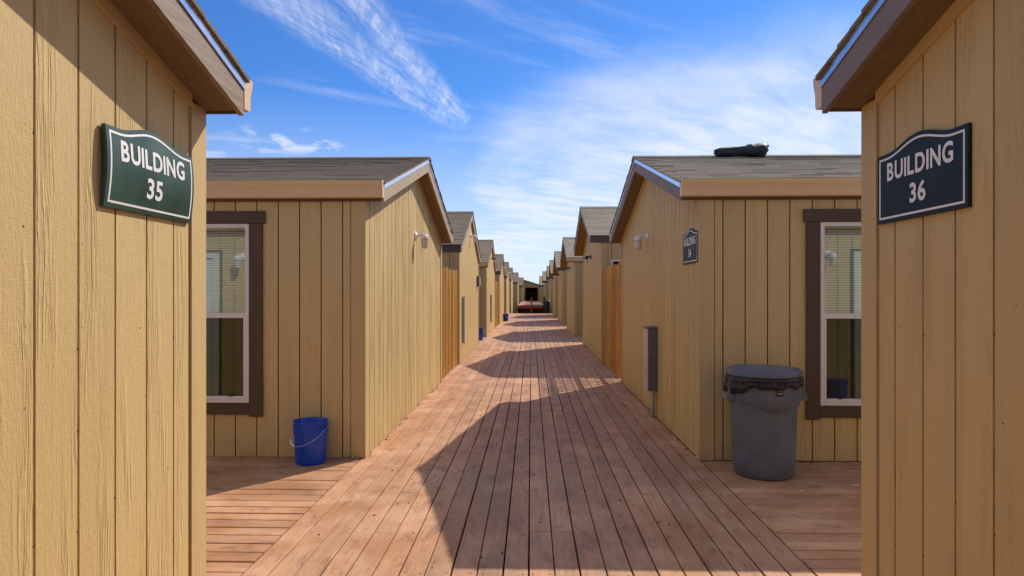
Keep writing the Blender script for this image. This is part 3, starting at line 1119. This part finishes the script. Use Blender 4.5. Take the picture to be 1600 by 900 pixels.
def sign(s, x, yc, zc, num, label, bm, bow=0.0, fac=1.0):
    """s: side. u runs along the board as a reader sees it; z up; the board faces the walkway"""
    W2 = .307
    H0, H1 = -.150, .148
    rt = thing('building_sign', (s*x, yc, zc), label, 'sign', 'BUILDING number signs')
    # the left wall is read from right side: for s<0 the reader looks towards -X, so u grows with +Y
    ydir = 1 if s < 0 else -1
    topz = lambda u: H1+.042*(.5+.5*math.cos(PI*min(abs(u)/.235, 1)))

    def P(u, z, d):
        """d metres in front of the wall"""
        t = (z-H0)/(H1+.04-H0)
        dd_ = d+bow*(1-(2*t-1)**2)
        return (s*(x-dd_), yc+ydir*u, zc+z)
    # board: grid of columns and rows so it can bow
    NU, NV = 28, 10
    vs, fs = [], []
    for d in (.004, .019):
        for j in range(NV+1):
            for i in range(NU+1):
                u = -W2+2*W2*i/NU
                zt_ = topz(u)
                z = H0+(zt_-H0)*j/NV
                vs.append(P(u, z, d))
    N1 = (NU+1)*(NV+1)
    idx = lambda l, i, j: l*N1+j*(NU+1)+i
    for i in range(NU):
        for j in range(NV):
            for l in (0, 1):
                fs.append((idx(l, i, j), idx(l, i+1, j), idx(l, i+1, j+1), idx(l, i, j+1)))
    for i in range(NU):
        for j in (0, NV):
            fs.append((idx(0, i, j), idx(0, i+1, j), idx(1, i+1, j), idx(1, i, j)))
    for j in range(NV):
        for i in (0, NU):
            fs.append((idx(0, i, j), idx(0, i, j+1), idx(1, i, j+1), idx(1, i, j)))
    MB().poly(vs, fs).build('board', bm, rt)
    # white border line
    ins, th = .017, .0085
    loop = []
    K = 36
    def ring(off):
        a = W2-off
        pts = [(-a, H0+off+(topz(-a)-off-H0-off)*k/10) for k in range(10)]
        pts += [(-a+2*a*k/K, topz(-a+2*a*k/K)-off) for k in range(K)]
        pts += [(a, topz(a)-off-(topz(a)-off-H0-off)*k/10) for k in range(10)]
        pts += [(a-2*a*k/K, H0+off) for k in range(K)]
        return pts
    o_, i_ = ring(ins), ring(ins+th)
    n = len(o_)
    vs = [P(u, z, .0202) for u, z in o_]+[P(u, z, .0202) for u, z in i_]+[P(u, z, .0192) for u, z in o_]+[P(u, z, .0192) for u, z in i_]
    fs = []
    for k in range(n):
        k2 = (k+1) % n
        fs += [(k, k2, n+k2, n+k), (k, k2, 2*n+k2, 2*n+k), (n+k, n+k2, 3*n+k2, 3*n+k)]
    MB().poly(vs, fs).build('border', 'signwhite', rt)

    def write(txt, width, h, z0):
        gl = [letter_mesh(c, 1, .027) for c in txt]
        hts = [max(p[1] for p in g_[0])-min(p[1] for p in g_[0]) for g_ in gl]
        base_h = max(hts)
        gap = .105
        ws = [max(p[0] for p in g_[0])-min(p[0] for p in g_[0]) for g_ in gl]
        tot = sum(ws)+gap*(len(txt)-1)
        kx, kz = width/tot, h/base_h
        cx = -width/2
        for (pts, fcs), w_ in zip(gl, ws):
            mx = min(p[0] for p in pts)
            mz = min(p[1] for p in pts)
            v1 = [P(cx+(p[0]-mx)*kx, z0+(p[1]-mz)*kz, .0204) for p in pts]
            MB().poly(v1, fcs).build('letter', 'signwhite', rt)
            cx += (w_+gap)*kx
    write('BUILDING', .452, .080, .028)
    write(num, .110, .082, -.088)
    return rt


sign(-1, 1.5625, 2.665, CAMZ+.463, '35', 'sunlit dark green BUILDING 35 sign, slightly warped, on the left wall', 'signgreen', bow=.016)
sign(1, 1.5625, 2.705, CAMZ+.452, '36', 'shaded dark BUILDING 36 sign on the right foreground wall', 'signshade_navy')
sign(1, 1.5625, 6.53, CAMZ+.432, '34', 'small distant BUILDING 34 sign near the wall corner behind the rubbish bin', 'signshade_navy')


# ------------------------------------------------------------------ wall lamps
def make_lamp(mt, label):
    """faces +X from the wall at the origin"""
    r = thing('wall_lamp', (0, 0, 0), label, 'lamp', 'jar lamps on the gable walls')
    n = 18
    mb = MB()
    vs, fs = [], []
    prof = [(0.0, .058), (.012, .058), (.020, .050), (.024, .034), (.034, .026), (.034, .0)]
    for (xx, rr) in prof:
        for i in range(n):
            a = 2*PI*i/n
            vs.append((xx, rr*math.cos(a), rr*math.sin(a)))
    for j in range(len(prof)-1):
        for i in range(n):
            fs.append((j*n+i, j*n+(i+1) % n, (j+1)*n+(i+1) % n, (j+1)*n+i))
    fs.append(tuple(range(n)))
    mb.poly(vs, fs).build('base_plate', mt, r, smooth=True)
    MB().tube([(.030, 0, 0), (.07, 0, .018), (.105, 0, .022), (.125, 0, .010)], .017, 10).build('arm', mt, r, smooth=True)
    MB().lathe((.125, 0, -.050), [(.054, 0), (.056, .012), (.052, .040), (.036, .062), (.012, .070)], n, True).build('cap', mt, r, smooth=True)
    jar = [(.012, -.120), (.030, -.116), (.042, -.105), (.046, -.085), (.044, -.070), (.047, -.055), (.045, -.040), (.048, -.025), (.046, -.004)]
    MB().lathe((.125, 0, -.050), jar, n, True).build('jar', 'jar', r, smooth=True)
    return r


lw = make_lamp('white', 'white jar lamp at the middle of the sunlit gable, shadow beside it')
lw.location = (-1.558, 8.90, CAMZ+.76)
lb = make_lamp('blacklamp', 'dark jar lamp high on the second right gable')
lb.rotation_euler = (0, 0, PI)
lb.location = (1.558, 17.35, CAMZ+.92)


def place_lamp(src, x, y, z, rz, label):
    c = copy_tree(src)
    c.location = (x, y, z)
    c.rotation_euler = (0, 0, rz)
    c['label'] = label


place_lamp(lw, 1.558, 8.95, CAMZ+.74, PI, 'white jar lamp on the shaded gable beside the BUILDING 34 sign')
place_lamp(lw, -1.558, 16.98, CAMZ+1.45, 0, 'white jar lamp at the roof peak of the second left gable')
for i, a in enumerate(lefts[:4]):
    place_lamp(lb if i == 0 else lw, -a[0]+.014, (a[1]+a[2])/2, CAMZ+1.32, 0, f'small jar lamp under the peak of the {ordn[i]} left gable')
for i, a in enumerate(rights[:4]):
    place_lamp(lb, a[0]-.014, (a[1]+a[2])/2, CAMZ+.95, PI, f'small dark jar lamp on the {ordn[i]} right gable')
# on the backs of the foreground pair, seen mirrored in the windows
place_lamp(lw, -4.10, 3.122, 2.05, PI/2, 'white jar lamp mirrored in the left window')
place_lamp(lw, 4.08, 3.163, 2.07, PI/2, 'white jar lamp mirrored in the right window')

# ------------------------------------------------------------------ utility boxes
def make_box(h, label):
    """faces +X, wall at x=0, centred on y=0, z from the deck up"""
    r = thing('utility_box', (0, 0, 0), label, 'utility box', 'grey electrical boxes on the gable walls')
    MB().box(.002, .115, -.150, .150, .335, .335+h).build('case', 'greybox', r, bevel=.004)
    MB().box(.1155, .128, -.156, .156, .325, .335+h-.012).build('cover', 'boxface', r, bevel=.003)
    MB().prism([(.000, .3355+h), (.140, .3355+h), (.140, .340+h), (.0, .352+h)], 'y', -.160, .160).build('rain_hood', 'greybox', r)
    MB().box(.1285, .136, -.02, .02, .335+h*.30, .335+h*.30+.05).build('hasp', 'conduit', r)
    MB().lathe((.055, -.09, .0), [(.031, 0), (.031, .322), (.038, .323), (.038, .334)], 14, True).build('conduit', 'conduit', r, smooth=True)
    return r


ub = make_box(.775, 'tall grey electrical box and conduit on the wall of the BUILDING 34 sign')
ub.location = (1.558, 8.40, 0)
ub.rotation_euler = (0, 0, PI)
for ch in ub.children:
    if ch.name.startswith('conduit'):
        ch.location = (0, .18, 0)


def make_cover(label, x, y):
    r = thing('cable_cover', (x, y, .41), label, 'cable cover', 'slim cable covers on the left gables')
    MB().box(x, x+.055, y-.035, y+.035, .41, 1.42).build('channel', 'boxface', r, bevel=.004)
    MB().box(x+.0555, x+.064, y-.045, y+.045, .40, 1.41).build('face', 'white', r, bevel=.002)
    MB().box(x, x+.085, y-.055, y+.055, 1.421, 1.47).build('top_box', 'white', r, bevel=.004)
    return r


make_cover('slim upright cable cover on the second left gable past the fence', -1.558, 15.0)
make_cover('slim upright cable cover on the third left gable', -1.558, 25.4)

mb_ = thing('meter_box', (-1.558, 19.1, 1.75), 'small grey box high on the second left gable near its far corner', 'utility box')
MB().box(-1.557, -1.48, 18.98, 19.22, 1.72, 2.02).build('case', 'greybox', mb_, bevel=.004)
MB().box(-1.4795, -1.47, 19.0, 19.2, 1.74, 2.0).build('cover', 'white', mb_, bevel=.003)

# ------------------------------------------------------------------ blue buckets
def make_bucket(label, bail=True):
    r = thing('bucket', (0, 0, 0), label, 'bucket', 'blue buckets on the boardwalk')
    n = 36
    prof = [(.128, .004), (.132, .0), (.134, .006), (.146, .27), (.147, .285), (.156, .287), (.156, .292), (.148, .295), (.149, .318), (.157, .320), (.157, .325), (.149, .328), (.150, .348), (.158, .350), (.158, .355), (.151, .358), (.152, .376), (.157, .380), (.157, .385), (.149, .387), (.146, .380), (.131, .015), (.001, .012)]
    MB().lathe((0, 0, 0), prof, n).build('body', 'blue', r, smooth=True)
    for a in (R(-12), R(168)):
        c, s_ = math.cos(a), math.sin(a)
        mb = MB().lathe((0, 0, 0), [(.016, 0), (.016, .012), (.008, .014)], 12, True)
        mb.v = [(c*(.150+p[2])-s_*p[0], s_*(.150+p[2])+c*p[0], .338+p[1]) for p in mb.v]
        mb.build('ear', 'blue', r, smooth=True)
    if bail:
        # wire handle fallen to the front
        a0, a1 = R(-12), R(168)
        pts = []
        A = Vector((.168*math.cos(a0), .168*math.sin(a0), .338))
        Bv = Vector((.168*math.cos(a1), .168*math.sin(a1), .338))
        for k in range(25):
            t = k/24
            ang = a0-t*PI              # sweep round the front (towards -Y)
            drop = math.sin(PI*min(1, t*1.0))**.8
            z = .338-.165*math.sin(PI*t)**.9*(.55+.75*t)
            rr = .160+.022*math.sin(PI*t)
            pts.append((rr*math.cos(ang), rr*math.sin(ang), z))
        MB().tube(pts, .0022, 6).build('handle', 'wire', r, smooth=True)
        MB().tube([pts[15], pts[17], pts[19]], .008, 8).build('grip', 'white', r, smooth=True)
    return r


bk = make_bucket('blue bucket with fallen wire handle against the shaded left wall')
bk.location = (-2.01, 6.012, .001)
for (x, y, rz, lb_) in ((-1.705, 21.6, .6, 'blue bucket in the gap past the second left building'),
                        (-1.375, 36.0, 1.4, 'distant blue bucket against the fourth left building'),
                        (4.05, 3.42, 2.0, 'blue bucket mirrored low in the right window')):
    c = copy_tree(bk)
    c.location = (x, y, .001)
    c.rotation_euler = (0, 0, rz)
    c['label'] = lb_

# ------------------------------------------------------------------ rubbish bin
def make_can(cx, cy):
    r = thing('rubbish_bin', (cx, cy, 0), 'large round grey rubbish bin with lid and black liner on the right', 'bin')
    n = 64
    C = (cx, cy, .002)
    body = [(.235, .004), (.252, .0), (.262, .012), (.272, .10), (.292, .66), (.296, .70)]
    vs, fs = [], []
    MB().lathe(C, body, n).build('body', 'canbody', r, smooth=True)
    # upper skirt with a wavy lower edge
    vs, fs = [], []
    rows = 5
    for i in range(n):
        a = 2*PI*i/n
        # a dips lower at the handle sides (0 and pi)
        zl = .600+.026*math.sin(2.0*a+.9)-.010*math.cos(4*a)
        col_ = [(.288, zl+.010), (.308, zl), (.316, zl+.014), (.319, .70), (.325, .80), (.331, .815), (.331, .830), (.315, .832)]
        for (rr, z) in col_:
            vs.append((cx+rr*math.cos(a), cy+rr*math.sin(a), z))
    k = 8
    for i in range(n):
        for j in range(k-1):
            i2 = (i+1) % n
            fs.append((i*k+j, i2*k+j, i2*k+j+1, i*k+j+1))
    MB().poly(vs, fs).build('upper_band', 'canbody', r, smooth=True)
    # handles
    for sg in (-1, 1):
        hb = MB()
        for (w0, w1, z0, z1, x0, x1) in ((-.085, .085, .635, .650, .30, .385), (-.085, .085, .635, .76, .368, .384)):
            pass
        a0 = .0 if sg > 0 else PI
        out = [(.300, .80), (.340, .80), (.372, .665), (.374, .640), (.300, .632)]
        prof = [(cx+sg*p[0], p[1]) for p in out]
        hb.prism(prof, 'y', cy-.092, cy-.078)
        hb.prism(prof, 'y', cy+.078, cy+.092)
        hb.prism([(cx+sg*.352, .70), (cx+sg*.366, .70), (cx+sg*.376, .640), (cx+sg*.300, .630), (cx+sg*.300, .642), (cx+sg*.360, .652)], 'y', cy-.0779, cy+.0779)
        hb.build('handle', 'canbody', r, bevel=.002)
    # liner bunched under the lid
    vs, fs = [], []
    rnd = random.Random(5)
    ph = [rnd.uniform(0, 6.28) for _ in range(6)]
    nn = 120
    for i in range(nn):
        a = 2*PI*i/nn
        front = max(0, math.cos(a+PI/2-.12))           # hangs lower at the front
        side = max(0, -math.cos(a))**3
        zb = .812-.052*front-.12*side+.010*math.sin(7*a+ph[0])+.008*math.sin(13*a+ph[1])
        wob = .005*math.sin(17*a+ph[2])+.003*math.sin(29*a+ph[3])
        rr0 = .334+wob
        prof = [(.3325, zb), (rr0+.004+.004*math.sin(17*a), zb-.004), (rr0+.014+.010*side, zb+(.835-zb)*.35), (rr0+.006+.003*math.sin(29*a), zb+(.835-zb)*.6), (rr0+.013, zb+(.835-zb)*.85), (.330, .845), (.322, .846)]
        for (rr, z) in prof:
            vs.append((cx+rr*math.cos(a), cy+rr*math.sin(a), z))
    k = 7
    for i in range(nn):
        i2 = (i+1) % nn
        for j in range(k-1):
            fs.append((i*k+j, i2*k+j, i2*k+j+1, i*k+j+1))
    MB().poly(vs, fs).build('liner', 'bag', r, smooth=True)
    tip = MB().quad8([(cx-.300, cy-.20, .80), (cx-.352, cy-.12, .80), (cx-.347, cy-.02, .80), (cx-.335, cy-.02, .80)],
                     [(cx-.3275, cy-.10, .655), (cx-.365, cy-.08, .66), (cx-.360, cy-.04, .66), (cx-.340, cy-.04, .655)])
    # lid
    lid = [(.300, .8465), (.338, .8465), (.345, .852), (.347, .885), (.342, .897), (.330, .902), (.322, .897), (.300, .894), (.285, .897), (.278, .906), (.20, .912), (.10, .914), (.002, .915)]
    l_ = MB().lathe((cx+.004, cy, 0), lid, n).build('lid', 'canlid', r, smooth=True)
    # label plate
    pl = MB()
    a = R(-84)
    for (da0, da1, z0, z1, rr) in ((-6.2, 6.2, .703, .755, .3245),):
        vs = []
        for rrr in (rr-.008, rr):
            for q in range(7):
                an = a+R(da0+(da1-da0)*q/6)
                vs += [(cx+rrr*math.cos(an), cy+rrr*math.sin(an), z0), (cx+(rrr+.003)*math.cos(an), cy+(rrr+.003)*math.sin(an), z1)]
        fs = []
        for q in range(6):
            o0, o1 = 2*q, 14+2*q
            fs += [(o1, o1+2, o1+3, o1+1), (o0, o0+1, o1+1, o1), (o0+1, o0+3, o1+3, o1+1), (o0, o1, o1+2, o0+2)]
        fs += [(0, 1, 15, 14), (12, 26, 27, 13), ]
        pl.poly(vs, fs)
    badge = pl.build('badge', 'black', r)
    ow = MB()
    rr = .3285
    def arc(z, zc, d0, d1, th):
        vs, fs = [], []
        for q in range(9):
            t = q/8
            an = a+R(d0+(d1-d0)*t)
            zz = z+zc*math.sin(PI*t)
            vs += [(cx+rr*math.cos(an), cy+rr*math.sin(an), zz), (cx+rr*math.cos(an), cy+rr*math.sin(an), zz+th)]
        for q in range(8):
            fs.append((2*q, 2*q+2, 2*q+3, 2*q+1))
        ow.poly(vs, fs)
    arc(.737, .008, -4.8, 4.8, .0022)
    arc(.722, 0, -4.4, 4.4, .006)
    ow.build('badge_marks', 'conduit', badge)
    return r


can = make_can(1.992, 5.77)
for o in can.children_recursive:
    k_ = {'body': .935, 'upper_band': .92, 'handle': .905, 'liner': .915, 'lid': .885}.get(o.name.split('.')[0], .9205)
    for v in o.data.vertices:
        v.co.x *= k_
        v.co.y *= k_

# ------------------------------------------------------------------ tarp roll on the roof
def tarp():
    r = thing('tarp_roll', (2.72, 8.74, CAMZ+1.79), 'black rolled-up tarp lying on the ridge of the right roof', 'tarp')
    rnd = random.Random(3)
    vs, fs = [], []
    n, k = 26, 20
    zc0 = CAMZ+1.79
    for i in range(n+1):
        t = i/n
        x = 2.385+.665*t
        rad = .050+.042*t+.006*math.sin(9*t)+(.010 if .62 < t < .7 else 0)
        if i in (0, n):
            rad *= .45
        if i in (1, n-1):
            rad *= .88
        for q in range(k):
            a = 2*PI*q/k
            rr = rad*(1+.07*math.sin(3*a+5*t)+.03*math.sin(7*a+9*t)+rnd.uniform(-.02, .02))
            vs.append((x+.012*math.sin(4*a), 8.74+rr*1.25*math.cos(a)+.02*math.sin(5*t), zc0+.035+.022*t+rr*math.sin(a)))
    for i in range(n):
        for q in range(k):
            fs.append((i*k+q, i*k+(q+1) % k, (i+1)*k+(q+1) % k, (i+1)*k+q))
    fs += [tuple(range(k)), tuple(n*k+q for q in range(k))]
    MB().poly(vs, fs).build('roll', 'tarp', r, smooth=True)
    MB().quad8([(3.03, 8.70, zc0+.10), (3.075, 8.70, zc0+.125), (3.075, 8.75, zc0+.125), (3.03, 8.76, zc0+.10)],
               [(3.03, 8.70, zc0+.08), (3.07, 8.70, zc0+.09), (3.07, 8.75, zc0+.09), (3.03, 8.76, zc0+.08)]).build('loose_end', 'tarp', r)


tarp()

# ------------------------------------------------------------------ small litter on the planks
lit = MB()
rnd = random.Random(8)
for k in range(70):
    y = rnd.choice([rnd.uniform(3.6, 8), rnd.uniform(7, 14)])
    x = rnd.choice([rnd.uniform(-1.4, .2), rnd.uniform(-1.4, 1.4)])
    a = rnd.uniform(0, PI)
    l, w_, h = rnd.uniform(.004, .013), rnd.uniform(.003, .006), rnd.uniform(.002, .005)
    c, s_ = math.cos(a), math.sin(a)
    q = [(x+c*p-s_*r_, y+s_*p+c*r_) for p, r_ in ((-l, -w_), (l, -w_*.6), (l*.8, w_), (-l*.7, w_))]
    lit.quad8([(p[0], p[1], .0015) for p in q], [(x+(p[0]-x)*.7, y+(p[1]-y)*.7, .002+h) for p in q])
for k in range(150):
    sd2 = rnd.choice([-1, 1])
    y = rnd.uniform(3.2, 6.15) if k % 3 == 0 else rnd.uniform(6.2, 11.4)
    x = sd2*(1.545-abs(rnd.gauss(0, .018)))
    if k % 3 == 0:
        x = sd2*rnd.uniform(1.6, 3.6)
        y = 6.172-abs(rnd.gauss(0, .02))
    l, h = rnd.uniform(.004, .012), rnd.uniform(.003, .007)
    lit.quad8([(x-l, y-l*.6, .001), (x+l, y-l*.5, .001), (x+l*.7, y+l*.7, .001), (x-l, y+l*.5, .001)],
              [(x-l*.6, y-l*.3, h), (x+l*.6, y-l*.3, h), (x+l*.4, y+l*.4, h), (x-l*.6, y+l*.3, h)])
lt = lit.build('litter', 'joist', kind='stuff')
lt['label'] = 'small dark crumbs of dirt and bark scattered on the planks'
lt['category'] = 'litter'

chips = MB()  # small white slivers on the planks
for (x, y, l) in ((2.60, 5.42, .035), (2.95, 5.25, .03), (3.0, 5.18, .025), (2.88, 5.30, .012), (2.1, 5.25, .010)):
    chips.quad8([(x-l, y-.006, .0035), (x+l, y-.008, .0035), (x+l*.8, y+.008, .0035), (x-l*.7, y+.006, .0035)],
                [(x-l, y-.006, .007), (x+l, y-.008, .008), (x+l*.8, y+.008, .008), (x-l*.7, y+.006, .007)])
ch_ = chips.build('pale_chips', 'white', kind='stuff')
ch_['label'] = 'few pale chips lying on the planks right of the rubbish bin'
ch_['category'] = 'litter'

# ------------------------------------------------------------------ screws in the planks, nail heads in the siding
sw_ = MB()
rnd = random.Random(4)
for i in range(NPL):
    for k in range(5, 17):
        y = k*.6096
        for fr_ in (.2, .8):
            if rnd.random() < .5:
                continue
            x = XL+(i+fr_)*PITCH+rnd.uniform(-.006, .006)
            yy = y+rnd.uniform(-.012, .012)
            sw_.prism([(x+.0034*math.cos(a*PI/3), yy+.0034*math.sin(a*PI/3)) for a in range(6)], 'z', -.003, .0024)
sw_.build('screw_heads', 'joist', walk, kind='stuff')
for sd_, yend, nm_ in ((-1, 3.106, 'left'), (1, 3.147, 'right')):
    host = [o for o in bpy.data.objects if o.type == 'EMPTY' and o.name.startswith('building') and abs(o.location.y-(yend-2.65)) < .01 and o.location.x*sd_ > 0][0]
    nm = MB()
    for k in range(10):
        for z in [q*.31+.16 for q in range(7)]:
            if rnd.random() < .45:
                continue
            y = yend-.112-.16-k*.2032+rnd.choice([-.022, .018])
            xx = sd_*(1.572-.014)
            n_ = 6
            z += rnd.uniform(-.06, .06)
            x0, x1 = sorted((xx+sd_*.002, xx-sd_*.0012))
            nm.prism([(y+.0032*math.cos(a*PI/3), z+.0032*math.sin(a*PI/3)) for a in range(n_)], 'x', x0, x1)
    nm.build('nail_heads', 'wallback', host, kind='stuff')
